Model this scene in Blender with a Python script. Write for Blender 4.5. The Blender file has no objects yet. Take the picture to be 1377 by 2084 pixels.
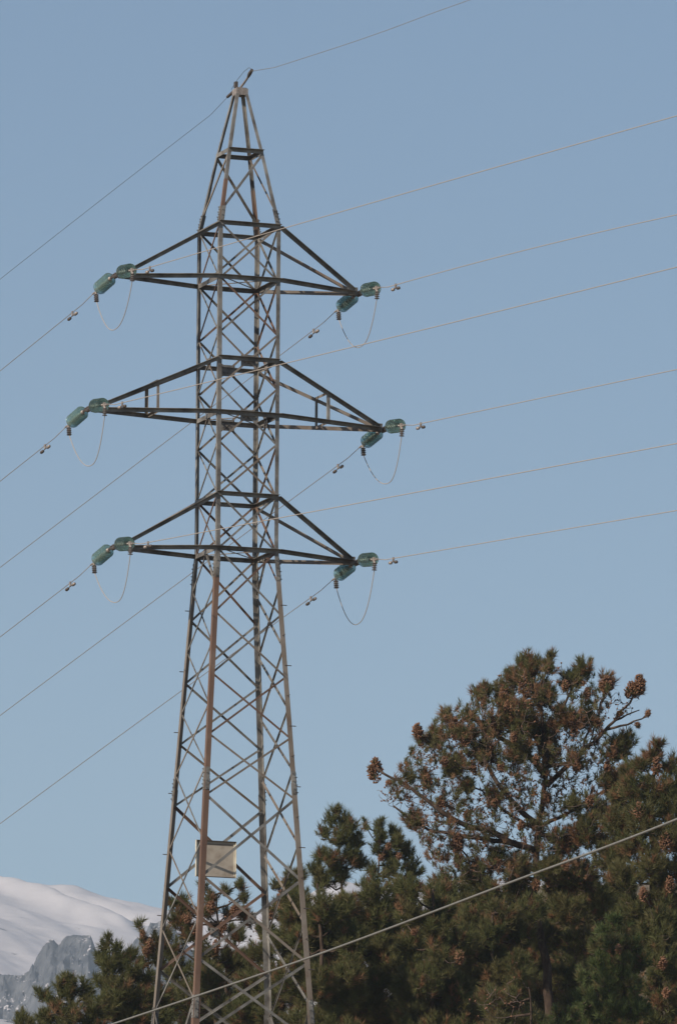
import bpy, math, random
import numpy as np
from mathutils import Vector, Matrix, noise

# ------------------------------------------------------------------ camera, sky, sun, exposure
scene = bpy.context.scene
PITCH, ROLL, FPX = 0.163594, 0.006608, 19686.0
W, H = 1377.0, 2084.0
cam_data = bpy.data.cameras.new("camera")
cam = bpy.data.objects.new("camera", cam_data)
scene.collection.objects.link(cam)
cam.matrix_world = Matrix.Rotation(math.pi / 2 + PITCH, 4, 'X') @ Matrix.Rotation(ROLL, 4, 'Z')
cam_data.sensor_fit = 'VERTICAL'
cam_data.sensor_height = 36.0
cam_data.sensor_width = 36.0 * W / H
cam_data.lens = FPX / H * 36.0
cam_data.clip_start = 1.0
cam_data.clip_end = 40000.0
scene.camera = cam

SUN_EL = math.radians(31)
SUN_H = Vector((-0.74, -0.67, 0)).normalized()          # towards the sun, on the ground
SUN = Vector((SUN_H.x * math.cos(SUN_EL), SUN_H.y * math.cos(SUN_EL), math.sin(SUN_EL)))
world = bpy.data.worlds.new("World")
scene.world = world
world.use_nodes = True
wn = world.node_tree
bg = wn.nodes['Background']
sky = wn.nodes.new('ShaderNodeTexSky')
sky.sky_type = 'NISHITA'
sky.sun_disc = False
sky.sun_elevation = SUN_EL
sky.sun_rotation = math.atan2(SUN.x, SUN.y)
sky.altitude = 900
sky.air_density = 1.15
sky.dust_density = 0.6
sky.ozone_density = 3.0
wn.links.new(sky.outputs[0], bg.inputs[0])
bg.inputs[1].default_value = 0.08
sun_data = bpy.data.lights.new("sun", 'SUN')
sun_data.energy = 5.0
sun_data.angle = math.radians(0.5)
sun_data.color = (1.0, 0.87, 0.72)
sun = bpy.data.objects.new("sun", sun_data)
scene.collection.objects.link(sun)
sun.rotation_euler = SUN.to_track_quat('Z', 'Y').to_euler()
sun.location = (-60, -40, 80)

scene.view_settings.view_transform = 'Standard'
scene.view_settings.look = 'None'
scene.view_settings.exposure = 0.13
scene.view_settings.gamma = 1.0
scene.render.engine = 'CYCLES'
scene.cycles.use_denoising = True
scene.cycles.max_bounces = 8
scene.cycles.transparent_max_bounces = 12
scene.cycles.volume_bounces = 1
scene.render.filter_size = 1.9

# ------------------------------------------------------------------ helpers
def U(px, py, Y):
    """the place, at distance Y in front of the camera, seen at (px, py) of the photograph"""
    a, b = px - W / 2, py - H / 2
    cr, sr = math.cos(ROLL), math.sin(ROLL)
    x, y = a * cr + b * sr, -a * sr + b * cr
    cp, sp = math.cos(PITCH), math.sin(PITCH)
    vx, vd, vz = x / FPX, 1.0, -y / FPX
    Yd = vd * cp - vz * sp
    Zd = vd * sp + vz * cp
    return Vector((vx * Y / Yd, Y, Zd * Y / Yd))

def link(o, parent=None):
    scene.collection.objects.link(o)
    if parent is not None:
        o.parent = parent
    return o

def tag(o, label=None, cat=None, group=None, kind=None):
    if label: o["label"] = label
    if cat: o["category"] = cat
    if group: o["group"] = group
    if kind: o["kind"] = kind
    return o

def empty(name, loc=(0, 0, 0)):
    o = bpy.data.objects.new(name, None)
    o.location = loc
    o.empty_display_size = 0.2
    return link(o)

class MB:
    def __init__(s):
        s.v = []; s.f = []; s.m = []
    def prism(s, ring0, ring1, mat=0, cap=True):
        n = len(ring0); b = len(s.v)
        s.v += [tuple(p) for p in ring0] + [tuple(p) for p in ring1]
        for i in range(n):
            j = (i + 1) % n
            s.f.append((b + i, b + j, b + n + j, b + n + i)); s.m.append(mat)
        if cap:
            s.f.append(tuple(b + i for i in reversed(range(n)))); s.m.append(mat)
            s.f.append(tuple(b + n + i for i in range(n))); s.m.append(mat)
    def lbar(s, p0, p1, a, b, w, t, mat=0, wb=None):
        p0, p1 = Vector(p0), Vector(p1)
        ax = (p1 - p0).normalized()
        a = Vector(a); a = (a - ax * a.dot(ax)).normalized()
        b = Vector(b); b = b - ax * b.dot(ax); b = (b - a * b.dot(a)).normalized()
        wb = wb or w
        pr = [Vector((0, 0, 0)), a * w, a * w + b * t, a * t + b * t, a * t + b * wb, b * wb]
        s.prism([p0 + q for q in pr], [p1 + q for q in pr], mat)
    def box(s, c, ex, ey, ez, mat=0):
        c = Vector(c); ex, ey, ez = Vector(ex), Vector(ey), Vector(ez)
        r = [c - ex - ey, c + ex - ey, c + ex + ey, c - ex + ey]
        s.prism([p - ez for p in r], [p + ez for p in r], mat)
    def tube(s, pts, rad, n=6, mat=0, cap=True):
        pts = [Vector(p) for p in pts]
        if not isinstance(rad, (list, tuple)): rad = [rad] * len(pts)
        rings = []; prev = None
        for i, p in enumerate(pts):
            d = (pts[min(i + 1, len(pts) - 1)] - pts[max(i - 1, 0)]).normalized()
            if prev is None:
                u = d.orthogonal().normalized()
            else:
                u = (prev - d * prev.dot(d))
                u = u.normalized() if u.length > 1e-6 else d.orthogonal().normalized()
            prev = u; w = d.cross(u)
            rings.append([p + (u * math.cos(2 * math.pi * k / n) + w * math.sin(2 * math.pi * k / n)) * rad[i] for k in range(n)])
        b = len(s.v)
        for r in rings: s.v += [tuple(q) for q in r]
        for i in range(len(rings) - 1):
            for k in range(n):
                j = (k + 1) % n
                s.f.append((b + i * n + k, b + i * n + j, b + (i + 1) * n + j, b + (i + 1) * n + k)); s.m.append(mat)
        if cap:
            s.f.append(tuple(b + k for k in reversed(range(n)))); s.m.append(mat)
            e = b + (len(rings) - 1) * n
            s.f.append(tuple(e + k for k in range(n))); s.m.append(mat)
    def lathe(s, prof, n=20, o=(0, 0, 0), ax=(1, 0, 0), mat=0):
        o, ax = Vector(o), Vector(ax).normalized()
        u = ax.orthogonal().normalized(); w = ax.cross(u)
        b = len(s.v)
        for (x, r) in prof:
            for k in range(n):
                t = 2 * math.pi * k / n
                s.v.append(tuple(o + ax * x + (u * math.cos(t) + w * math.sin(t)) * r))
        for i in range(len(prof) - 1):
            for k in range(n):
                j = (k + 1) % n
                s.f.append((b + i * n + k, b + i * n + j, b + (i + 1) * n + j, b + (i + 1) * n + k)); s.m.append(mat)
        s.f.append(tuple(b + k for k in reversed(range(n)))); s.m.append(mat)
        e = b + (len(prof) - 1) * n
        s.f.append(tuple(e + k for k in range(n))); s.m.append(mat)
    def mesh(s, name, mats, smooth=False):
        me = bpy.data.meshes.new(name)
        me.from_pydata(s.v, [], s.f)
        for m in (mats if isinstance(mats, (list, tuple)) else [mats]): me.materials.append(m)
        me.polygons.foreach_set('material_index', s.m)
        if smooth: me.polygons.foreach_set('use_smooth', [True] * len(s.f))
        me.update()
        return me
    def build(s, name, mats, parent=None, smooth=False):
        return link(bpy.data.objects.new(name, s.mesh(name, mats, smooth)), parent)

# ------------------------------------------------------------------ materials
def mat_noise(name, cols, scale=4.0, rough=0.7, metal=0.0, detail=6.0, stretch=(1, 1, 1), bump=0.0, pos=None, spec=0.5):
    m = bpy.data.materials.new(name); m.use_nodes = True
    nt = m.node_tree; b = nt.nodes['Principled BSDF']
    tc = nt.nodes.new('ShaderNodeTexCoord'); mp = nt.nodes.new('ShaderNodeMapping')
    mp.inputs['Scale'].default_value = stretch
    nt.links.new(tc.outputs['Object'], mp.inputs[0])
    nz = nt.nodes.new('ShaderNodeTexNoise'); nz.inputs['Scale'].default_value = scale
    nz.inputs['Detail'].default_value = detail; nz.inputs['Roughness'].default_value = 0.65
    nt.links.new(mp.outputs[0], nz.inputs['Vector'])
    cr = nt.nodes.new('ShaderNodeValToRGB'); r = cr.color_ramp
    pos = pos or [0.32 + 0.36 * i / max(1, len(cols) - 1) for i in range(len(cols))]
    while len(r.elements) < len(cols): r.elements.new(0.5)
    for e, p, c in zip(r.elements, pos, cols):
        e.position = p; e.color = (*c, 1)
    nt.links.new(nz.outputs[0], cr.inputs[0])
    nt.links.new(cr.outputs[0], b.inputs['Base Color'])
    b.inputs['Roughness'].default_value = rough
    b.inputs['Metallic'].default_value = metal
    b.inputs['Specular IOR Level'].default_value = spec
    if bump:
        bp = nt.nodes.new('ShaderNodeBump'); bp.inputs['Strength'].default_value = bump
        bp.inputs['Distance'].default_value = 0.02
        nt.links.new(nz.outputs[0], bp.inputs['Height']); nt.links.new(bp.outputs[0], b.inputs['Normal'])
    return m

STEEL = mat_noise('weathered_grey_steel', [(.055, .048, .042), (.13, .123, .113), (.26, .252, .235)], 2.2, .6, .15, pos=[.34, .46, .68])  # weathering patches, tonal contrast widened to stand in for sunlit and shaded steel
STEEL_TAN = mat_noise('tan_stained_steel', [(.12, .08, .055), (.165, .135, .108), (.23, .205, .18)], 1.6, .7, .1, pos=[.3, .45, .7])
RUST = mat_noise('rusty_brown_steel', [(.09, .05, .036), (.14, .085, .06), (.21, .17, .14)], 1.3, .8, .05, stretch=(1, 1, .5), pos=[.32, .55, .75])
GALV = mat_noise('galvanised_fittings', [(.20, .16, .14), (.42, .38, .35)], 18, .5, .4)
DARKMETAL = mat_noise('dark_iron_fittings', [(.05, .04, .035), (.12, .10, .09)], 15, .6, .3)
ALU = mat_noise('stranded_aluminium', [(.30, .26, .23), (.40, .36, .32)], 30, .6, .0)
ALUDARK = mat_noise('tarnished_aluminium', [(.20, .18, .17), (.34, .32, .31)], 30, .55, .3)
PANEL = mat_noise('pale_beige_paint', [(.24, .20, .16), (.36, .32, .27), (.42, .39, .34)], 3.0, .7, 0, pos=[.3, .5, .75])
PANEL_EDGE = mat_noise('cream_paint_edge', [(.45, .42, .35), (.62, .59, .50)], 6.0, .6)
BARK = mat_noise('pine_bark', [(.022, .015, .012), (.055, .038, .028), (.10, .075, .058)], 7, .95, 0, stretch=(1, 1, .35), bump=.6, spec=.2)
TWIG = mat_noise('pine_twig_bark', [(.07, .05, .042), (.19, .14, .12)], 2.5, .9, spec=.2)
CONE = mat_noise('brown_pine_cone', [(.07, .036, .024), (.17, .09, .055), (.26, .15, .095)], 9, .9, pos=[.3, .5, .75], spec=.2)

def leaf_mat(name, cols, scale=1.3):
    m = mat_noise(name, cols, scale, .75, spec=.3)
    nt = m.node_tree; b = nt.nodes['Principled BSDF']
    tr = nt.nodes.new('ShaderNodeBsdfTranslucent'); mx = nt.nodes.new('ShaderNodeMixShader')
    mx.inputs[0].default_value = 0.42
    src = b.inputs['Base Color'].links[0].from_socket
    nt.links.new(src, tr.inputs[0])
    nt.links.new(b.outputs[0], mx.inputs[1]); nt.links.new(tr.outputs[0], mx.inputs[2])
    out = [n for n in nt.nodes if n.type == 'OUTPUT_MATERIAL'][0]
    nt.links.new(mx.outputs[0], out.inputs[0])
    return m
NEEDLE = leaf_mat('dark_green_needles', [(.080, .092, .032), (.115, .122, .044), (.15, .15, .058)])
OLIVE = leaf_mat('olive_needles', [(.10, .098, .038), (.135, .125, .050), (.17, .15, .070)])
BROWN = leaf_mat('rusty_dead_needles', [(.16, .082, .042), (.24, .13, .068), (.31, .19, .10)])
FRESH = leaf_mat('fresh_green_needles', [(.070, .098, .032), (.10, .132, .044), (.125, .15, .058)])

def glass_mat():
    m = bpy.data.materials.new('green_toughened_glass'); m.use_nodes = True
    nt = m.node_tree
    b = nt.nodes['Principled BSDF']
    b.inputs['Base Color'].default_value = (.42, .60, .57, 1)
    b.inputs['Roughness'].default_value = .02
    b.inputs['Transmission Weight'].default_value = .86
    b.inputs['IOR'].default_value = 1.5
    b.inputs['Specular IOR Level'].default_value = .7
    return m
GLASS = glass_mat()

# ------------------------------------------------------------------ ground and mountains
def heightfield(name, xs, ys, zf, mat, smooth=True):
    nx, ny = len(xs), len(ys)
    v = np.empty((ny, nx, 3)); v[..., 0] = np.asarray(xs)[None, :]; v[..., 1] = np.asarray(ys)[:, None]
    for j, y in enumerate(ys):
        for i, x in enumerate(xs):
            v[j, i, 2] = zf(x, y)
    idx = np.arange(nx * ny).reshape(ny, nx)
    f = np.stack([idx[:-1, :-1], idx[:-1, 1:], idx[1:, 1:], idx[1:, :-1]], -1).reshape(-1, 4)
    me = bpy.data.meshes.new(name)
    me.vertices.add(nx * ny); me.vertices.foreach_set('co', v.reshape(-1))
    me.loops.add(f.size); me.loops.foreach_set('vertex_index', f.reshape(-1))
    me.polygons.add(len(f)); me.polygons.foreach_set('loop_start', np.arange(0, f.size, 4))
    me.polygons.foreach_set('use_smooth', [smooth] * len(f))
    me.materials.append(mat); me.update(calc_edges=True)
    o = bpy.data.objects.new(name, me)
    return link(o)

def sm(t):
    t = min(1.0, max(0.0, t)); return t * t * (3 - 2 * t)

def ground_z(x, y):
    if y < 245: z = -1.7 + 0.1035 * max(y, 0) - 0.00 * y
    else: z = -1.7 + 0.1035 * 245
    if y >= 245:
        z = z + 3.0 * sm((y - 245) / 25) - 34 * sm((y - 275) / 160) if x < 3 else z + 3.0 * sm((y - 245) / 25) - 34 * sm((y - 275) / 160)
    right = sm((x + 1) / 7) * sm((y - 225) / 60) * (1 - sm((y - 300) / 120))
    z += 8.6 * right
    left = sm((-x - 14) / 40) * sm((y - 150) / 60)
    z -= 14 * left * (1 - sm((y - 400) / 300))
    if y > 500:
        z += (430 - z) * ((min(y, 4000) - 500) / 3500) ** 1.15
    z += 0.35 * noise.noise(Vector((x * .12, y * .12, 0))) * (1 if y > 20 else 0)
    return z
GROUND = mat_noise('dry_hillside_soil', [(.06, .05, .03), (.13, .10, .065), (.24, .19, .13)], .6, .95, detail=12, bump=.5, pos=[.35, .5, .68])
xs = sorted(set([round(v, 2) for v in list(np.linspace(-45, 45, 91)) + list(-45 - np.geomspace(4, 4000, 30)) + list(45 + np.geomspace(4, 4000, 30))]))
ys = sorted(set([round(v, 2) for v in list(np.linspace(-60, 140, 41)) + list(np.linspace(142, 340, 100)) + list(340 + np.geomspace(5, 3660, 45))]))
g = heightfield('ground', xs, ys, ground_z, GROUND)
tag(g, kind='structure')

def prof(pts):
    X = [p[0] for p in pts]; Z = [p[1] for p in pts]
    return lambda px: float(np.interp(px, X, Z))
ridge_px = prof([(-2500, 1740), (-600, 1735), (-200, 1752), (0, 1789), (50, 1798), (100, 1810), (200, 1835), (320, 1857), (420, 1872), (520, 1862), (600, 1845), (690, 1800), (760, 1815), (900, 1795), (1100, 1800), (1400, 1790), (3000, 1740)])
MY = 6000.0
def tan_at(py): return U(W / 2, py, 1.0).z
def mountain_z(x, y):
    px = x / MY * FPX + W / 2
    zr = tan_at(ridge_px(px)) * MY - 0.0066 * x
    d = MY - y
    z = zr - (0.168 * d if d > 0 else 0.35 * -d)
    # a long shallow hollow crossing the slope from the upper left
    u = (px - 15) / 260.0
    yc = 5925 - 150 * u
    w = 48 + 22 * u
    if -1.0 < u < 1.25:
        t = (y - yc) / w
        z += (9.0 * math.exp(-(t + .9) ** 2) - 15.0 * math.exp(-(t - .35) ** 2)) * sm((u + 1) * 1.2) * sm((1.25 - u) * 3)
    z += 5.0 * noise.fractal(Vector((x * .006, y * .004, 3.1)), 1.0, 2.1, 5)
    z += 3.2 * noise.noise(Vector((x * .028 + y * .007, y * .0035, 4.4))) + .9 * noise.noise(Vector((x * .10 + y * .02, y * .012, 9.4)))
    z += 1.0 * noise.fractal(Vector((x * .04, y * .03, 1.1)), 0.9, 2.1, 4)
    return z

def snow_mat(name, lo, hi, nscale, slope_lo, slope_hi, weight):
    m = bpy.data.materials.new(name); m.use_nodes = True
    nt = m.node_tree; b = nt.nodes['Principled BSDF']; b.inputs['Roughness'].default_value = .85
    b.inputs['Specular IOR Level'].default_value = .2
    geo = nt.nodes.new('ShaderNodeNewGeometry'); sep = nt.nodes.new('ShaderNodeSeparateXYZ')
    nt.links.new(geo.outputs['Normal'], sep.inputs[0])
    tc = nt.nodes.new('ShaderNodeTexCoord')
    nz = nt.nodes.new('ShaderNodeTexNoise'); nz.inputs['Scale'].default_value = nscale; nz.inputs['Detail'].default_value = 9
    nz.inputs['Roughness'].default_value = .7
    nt.links.new(tc.outputs['Object'], nz.inputs['Vector'])
    mr = nt.nodes.new('ShaderNodeMapRange'); mr.inputs[1].default_value = slope_lo; mr.inputs[2].default_value = slope_hi; mr.inputs[4].default_value = weight
    nt.links.new(sep.outputs[2], mr.inputs[0])
    ad = nt.nodes.new('ShaderNodeMath'); ad.operation = 'MULTIPLY_ADD'
    nt.links.new(nz.outputs[0], ad.inputs[0]); ad.inputs[1].default_value = hi - lo; ad.inputs[2].default_value = lo
    sb = nt.nodes.new('ShaderNodeMath'); sb.operation = 'ADD'
    nt.links.new(mr.outputs[0], sb.inputs[0]); nt.links.new(ad.outputs[0], sb.inputs[1])
    cr = nt.nodes.new('ShaderNodeValToRGB')
    cr.color_ramp.elements[0].position = .47; cr.color_ramp.elements[1].position = .55
    nt.links.new(sb.outputs[0], cr.inputs[0])
    rk = nt.nodes.new('ShaderNodeTexNoise'); rk.inputs['Scale'].default_value = nscale * 2.5; rk.inputs['Detail'].default_value = 10
    nt.links.new(tc.outputs['Object'], rk.inputs['Vector'])
    rc = nt.nodes.new('ShaderNodeValToRGB')
    rc.color_ramp.elements[0].position = .35; rc.color_ramp.elements[0].color = (.032, .036, .046, 1)  # blue of skylit shade and distant haze is put into the rock colour
    rc.color_ramp.elements[1].position = .65; rc.color_ramp.elements[1].color = (.11, .115, .125, 1)
    nt.links.new(rk.outputs[0], rc.inputs[0])
    mx = nt.nodes.new('ShaderNodeMix'); mx.data_type = 'RGBA'
    nt.links.new(cr.outputs[0], mx.inputs[0]); nt.links.new(rc.outputs[0], mx.inputs[6])
    mx.inputs[7].default_value = (.50, .48, .49, 1)
    nt.links.new(mx.outputs[2], b.inputs['Base Color'])
    bp = nt.nodes.new('ShaderNodeBump'); bp.inputs['Strength'].default_value = .5; bp.inputs['Distance'].default_value = 1.2
    nt.links.new(rk.outputs[0], bp.inputs['Height']); nt.links.new(bp.outputs[0], b.inputs['Normal'])
    return m
SNOW = snow_mat('windblown_snow_with_rock', -.55, 1.08, .02, .6, .9, .5)
xs = list(-260 - np.geomspace(6, 3000, 40))[::-1] + list(np.linspace(-260, 260, 180)) + list(260 + np.geomspace(6, 3000, 40))
ys = list(np.linspace(3960, 4500, 20)) + list(np.linspace(4510, 6060, 260)) + list(6070 + np.geomspace(5, 900, 14))
m_ = heightfield('mountain', xs, ys, mountain_z, SNOW)
tag(m_, kind='structure')

crest = prof([(-400, 2200), (-120, 2060), (-40, 2010), (0, 1992), (45, 1986), (62, 1984), (78, 1948), (98, 1922), (110, 1914), (122, 1924), (138, 1908), (152, 1903), (170, 1906), (188, 1905), (200, 1938), (235, 1945), (280, 1915), (312, 1888), (330, 1880), (352, 1889), (380, 1915), (420, 1960), (470, 2000), (560, 2060), (700, 2130)])
RY = 4640.0
def outcrop_z(x, y):
    px = x / RY * FPX + W / 2
    wob = 14 * noise.noise(Vector((x * .03, 5.0, 0)))
    d = RY + wob - y
    zc = tan_at(crest(px)) * RY - 0.0066 * x
    z = zc - (0.62 * d if d > 0 else 1.2 * -d)
    r = noise.ridged_multi_fractal(Vector((x * .045 + 3, y * .02, z * .02)), 0.9, 2.2, 5, 1.0, 2.0)
    z += (r - 1.2) * 10.0 * sm(abs(d) / 14 + .10) + 7.0 * noise.noise(Vector((x * .028, y * .02, 2.2))) * sm(abs(d) / 20)
    z += 2.4 * noise.ridged_multi_fractal(Vector((x * .16, y * .10, 7.7)), .8, 2.2, 5, 1.0, 2.0) * sm(abs(d) / 8 + .25) - 2.0
    return z
ROCK = snow_mat('grey_rock_with_snow_patches', -.60, .96, .045, .45, .9, .38)
xs = np.linspace(-300, 40, 420); ys = np.linspace(RY - 190, RY + 60, 260)
o = heightfield('rocky_ridge', xs, ys, outcrop_z, ROCK, smooth=False)
tag(o, kind='structure')

# ------------------------------------------------------------------ the lattice tower
PHI, X0, TD = 0.353477, -2.130188, 200.0
BX = Vector((math.cos(PHI), math.sin(PHI), 0))        # along the crossarms
BY = Vector((-math.sin(PHI), math.cos(PHI), 0))       # along the line, away from the camera
BZ = Vector((0, 0, 1))
TO = Vector((X0, TD, 0))
def T(x, y, z): return TO + BX * x + BY * y + BZ * z   # tower coordinates to world

ZT, ZBEND, ZPEAK = 39.013, 32.20, 41.99
def tw(z):
    if z > 40.649: return .777 - .40 * (z - 40.649)
    if z > ZT: return 1.37 - 0.3626 * (z - ZT)
    return 1.37 + max(0.0, 0.1280 * (ZBEND - z))
BASE_Z = ground_z(X0, TD) - 0.15

tower = empty('lattice_tower', T(0, 0, BASE_Z))
tag(tower, 'tall grey and rusty steel lattice pylon with three pairs of crossarms standing before the pines', 'pylon')
TI = Matrix.Translation(-tower.location)
def tower_build(mb, name, mats, parent=None):
    """link as a part: vertices kept relative to the tower's base"""
    off = tower.location
    mb.v = [(a - off.x, b - off.y, c - off.z) for a, b, c in mb.v]
    return mb.build(name, mats, parent or tower)
rt = random.Random(11)

def corner(sx, sy, z, inset=0.0):
    h = tw(z) / 2 - inset
    return T(sx * h, sy * h, z)

# legs: angle irons with the corner outwards; upper part grey, lower part rusty
legs = []
for sx, sy in ((-1, -1), (1, -1), (-1, 1), (1, 1)):
    mb = MB()
    a, b = BX * -sx, BY * -sy
    lowm = {(-1, -1): 1, (1, -1): 2, (-1, 1): 2, (1, 1): 0}[(sx, sy)]
    segs = [(BASE_Z, 22.6, .14, lowm), (22.6, 27.2, .114, lowm), (27.2, 31.55, .104, lowm), (31.55, 32.20, .094, 0), (32.20, ZT, .085, 0), (ZT, 40.0, .075, 1 if sx * sy > 0 else 0), (40.0, 40.649, .070, 0), (40.649, ZPEAK, .068, 0)]
    for z0, z1, w, mi in segs:
        mb.lbar(corner(sx, sy, z0), corner(sx, sy, z1), a, b, w, .011, mi)
    leg = tower_build(mb, 'leg', [STEEL, RUST, STEEL_TAN])
    legs.append(leg)
    for zc, hl in ((39.22, .17), (31.72, .24), (27.2, .24), (22.4, .24)):
        p = MB(); w = tw(zc)
        for (d1, d2) in ((a, b), (b, a)):
            c0 = corner(sx, sy, zc - hl) + d1 * .055 - d2 * .006; c1 = corner(sx, sy, zc + hl) + d1 * .055 - d2 * .006
            ax = (c1 - c0) / 2
            p.box((c0 + c1) / 2, d1 * .045, d2 * .005, ax)
            for k in range(6):
                q = c0.lerp(c1, (k + .5) / 6) + d1 * (.022 if k % 2 else -.022)
                p.tube([q + d2 * .02, q - d2 * .035], .011, 6)
        tower_build(p, 'splice_plate', STEEL, leg)
    sp = MB()                                             # step bolts
    z = 22.0; k = 0
    if (sx, sy) in ((-1, 1), (1, -1)):
        while z < 31.4:
            c = corner(sx, sy, z) + a * .05
            sp = MB(); sp.tube([c, c - (b if k % 2 else a) * .14], .010, 5); z += .64; k += 1
            tower_build(sp, 'step_bolt', DARKMETAL, leg)

ZF = [39.01, 37.85, 36.69, 35.54, 34.36, 33.257, 32.09, 30.745, 29.43, 28.14, 26.85, 25.145, 23.41, 21.72]
ZS = [39.01, 37.85, 36.69, 35.54, 34.36, 33.257, 32.09]
ZS2 = [31.34, 30.07, 28.78, 27.48, 25.92, 24.265, 22.52]
def face_frame(face):
    """(sx,sy) of the two legs, outward normal"""
    return {'near': ((-1, -1), (1, -1), -BY), 'far': ((-1, 1), (1, 1), BY),
            'left': ((-1, -1), (-1, 1), -BX), 'right': ((1, -1), (1, 1), BX)}[face]
def brace(A, B, n, w=.042, t=.007, inner=0, name='brace', mats=None, inset=.014):
    ax = (B - A).normalized()
    inpl = n.cross(ax).normalized()
    if inpl.z < 0: inpl = -inpl
    A2, B2 = A + ax * .03 - n * (inset + inner * .012) - inpl * w / 2, B - ax * .03 - n * (inset + inner * .012) - inpl * w / 2
    mb = MB()
    if inner: mb.lbar(A2, B2, inpl, -n, w, t, wb=w * .8)
    else: mb.lbar(A2 + inpl * w, B2 + inpl * w, -inpl, -n, w, t, wb=w * .8)
    for e, s in ((A2, 1), (B2, -1)):
        q = e + inpl * w / 2 + ax * s * .05
        mb.tube([q + n * .014, q - n * .012], .012, 6)
    r = rt.random()
    return tower_build(mb, name, mats or (STEEL if r < .5 else STEEL_TAN if r < .8 else RUST))
def leg_pt(s, z, n): 
    p = corner(s[0], s[1], z)
    inw = (T(0, 0, z) - p); inw = inw - n * inw.dot(n)
    return p + inw.normalized() * .05
for face in ('near', 'far'):
    s0, s1, n = face_frame(face)
    for i in range(len(ZF) - 1):
        w = .042 if i < 10 else .058
        brace(leg_pt(s0, ZF[i], n), leg_pt(s1, ZF[i + 1], n), n, w, inner=0)
        brace(leg_pt(s1, ZF[i], n), leg_pt(s0, ZF[i + 1], n), n, w, inner=1)
for face in ('left', 'right'):
    s0, s1, n = face_frame(face)
    for Z in (ZS, ZS2):
        for i in range(len(Z) - 1):
            brace(leg_pt(s0, Z[i], n), leg_pt(s1, Z[i + 1], n), n, .040, inner=0)
            brace(leg_pt(s1, Z[i], n), leg_pt(s0, Z[i + 1], n), n, .040, inner=1)
    mid = (corner(*s0, 32.07) + corner(*s1, 32.07)) / 2
    for s in (s0, s1):
        brace(mid, leg_pt(s, ZS2[0], n), n, .045, name='knee_brace')
lb = MB()                                                  # the bay below the picture
for face in ('near', 'far', 'left', 'right'):
    s0, s1, n = face_frame(face)
    za = 21.72 if face in ('near', 'far') else 22.52
    for A, B in ((leg_pt(s0, za, n), leg_pt(s1, BASE_Z + .3, n)), (leg_pt(s1, za, n), leg_pt(s0, BASE_Z + .3, n))):
        lb.lbar(A - n * .014, B - n * .014, BZ, -n, .07, .008)
tower_build(lb, 'footing_brace', STEEL)
# peak diagonals (near face, far face, left face, right face)
ZR = 40.649
brace(corner(1, -1, ZR - .03), corner(-1, -1, 39.26), -BY, .05, name='peak_brace', mats=STEEL)
brace(corner(-1, 1, ZR - .03), corner(1, 1, 39.26), BY, .05, name='peak_brace', mats=STEEL)
brace(corner(-1, -1, ZR - .03), corner(-1, 1, 39.30), -BX, .05, name='peak_brace', mats=STEEL_TAN)
brace(corner(1, 1, ZR - .03), corner(1, -1, 39.26), BX, .05, name='peak_brace', mats=STEEL_TAN)
# horizontal rings
def ring(z, w, mats=STEEL):
    for face in ('near', 'far', 'left', 'right'):
        s0, s1, n = face_frame(face)
        A, B = corner(*s0, z), corner(*s1, z)
        mb = MB(); ax = (B - A).normalized()
        out = n if face == 'near' else -n if face == 'far' else -n
        mb.lbar(A + n * .003 + BZ * .04, B + n * .003 + BZ * .04, -BZ, out, w, .008, wb=w)
        tower_build(mb, 'ring_beam', mats)
ring(ZR, .085)
ARMS = [('top', 39.013, 37.863, 2.7146), ('middle', 36.141, 34.983, 3.2888), ('bottom', 33.257, 32.10, 2.696)]
for nm, zt, zb, r in ARMS:
    ring(zt, .085); ring(zb, .09)
# top cap and earth wire bracket
mb = MB()
hw = tw(ZPEAK) / 2
for face in ('near', 'far', 'left', 'right'):
    s0, s1, n = face_frame(face)
    mb.box(T(0, 0, ZPEAK - .02) + n * (hw + .006), n.cross(BZ) * (hw + .012 if face in ('near', 'far') else hw), n * .006, BZ * .07)
mb.box(T(0, 0, ZPEAK + .06), BX * (hw - .01), BY * (hw - .01), BZ * .012)
tower_build(mb, 'peak_plate', GALV)
mb = MB()
mb.tube([T(.02, .1, ZPEAK + .08), T(.01, -.25, ZPEAK + .16), T(.0, -.55, ZPEAK + .24)], .024, 8)
mb.tube([T(.0, -.50, ZPEAK + .225), T(-.01, -.62, ZPEAK + .27), T(-.02, -.78, ZPEAK + .31)], [.03, .043, .035], 8, 1)
mb.tube([T(-.05, .1, ZPEAK + .09), T(-.08, .3, ZPEAK + .02), T(-.1, .52, ZPEAK - .02)], [.03, .035, .03], 8, 1)
mb.box(T(-.09, .02, ZPEAK + .15), BX * .03, BY * .05, BZ * .06, 1)
tower_build(mb, 'ground_wire_bracket', [GALV, DARKMETAL])
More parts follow.
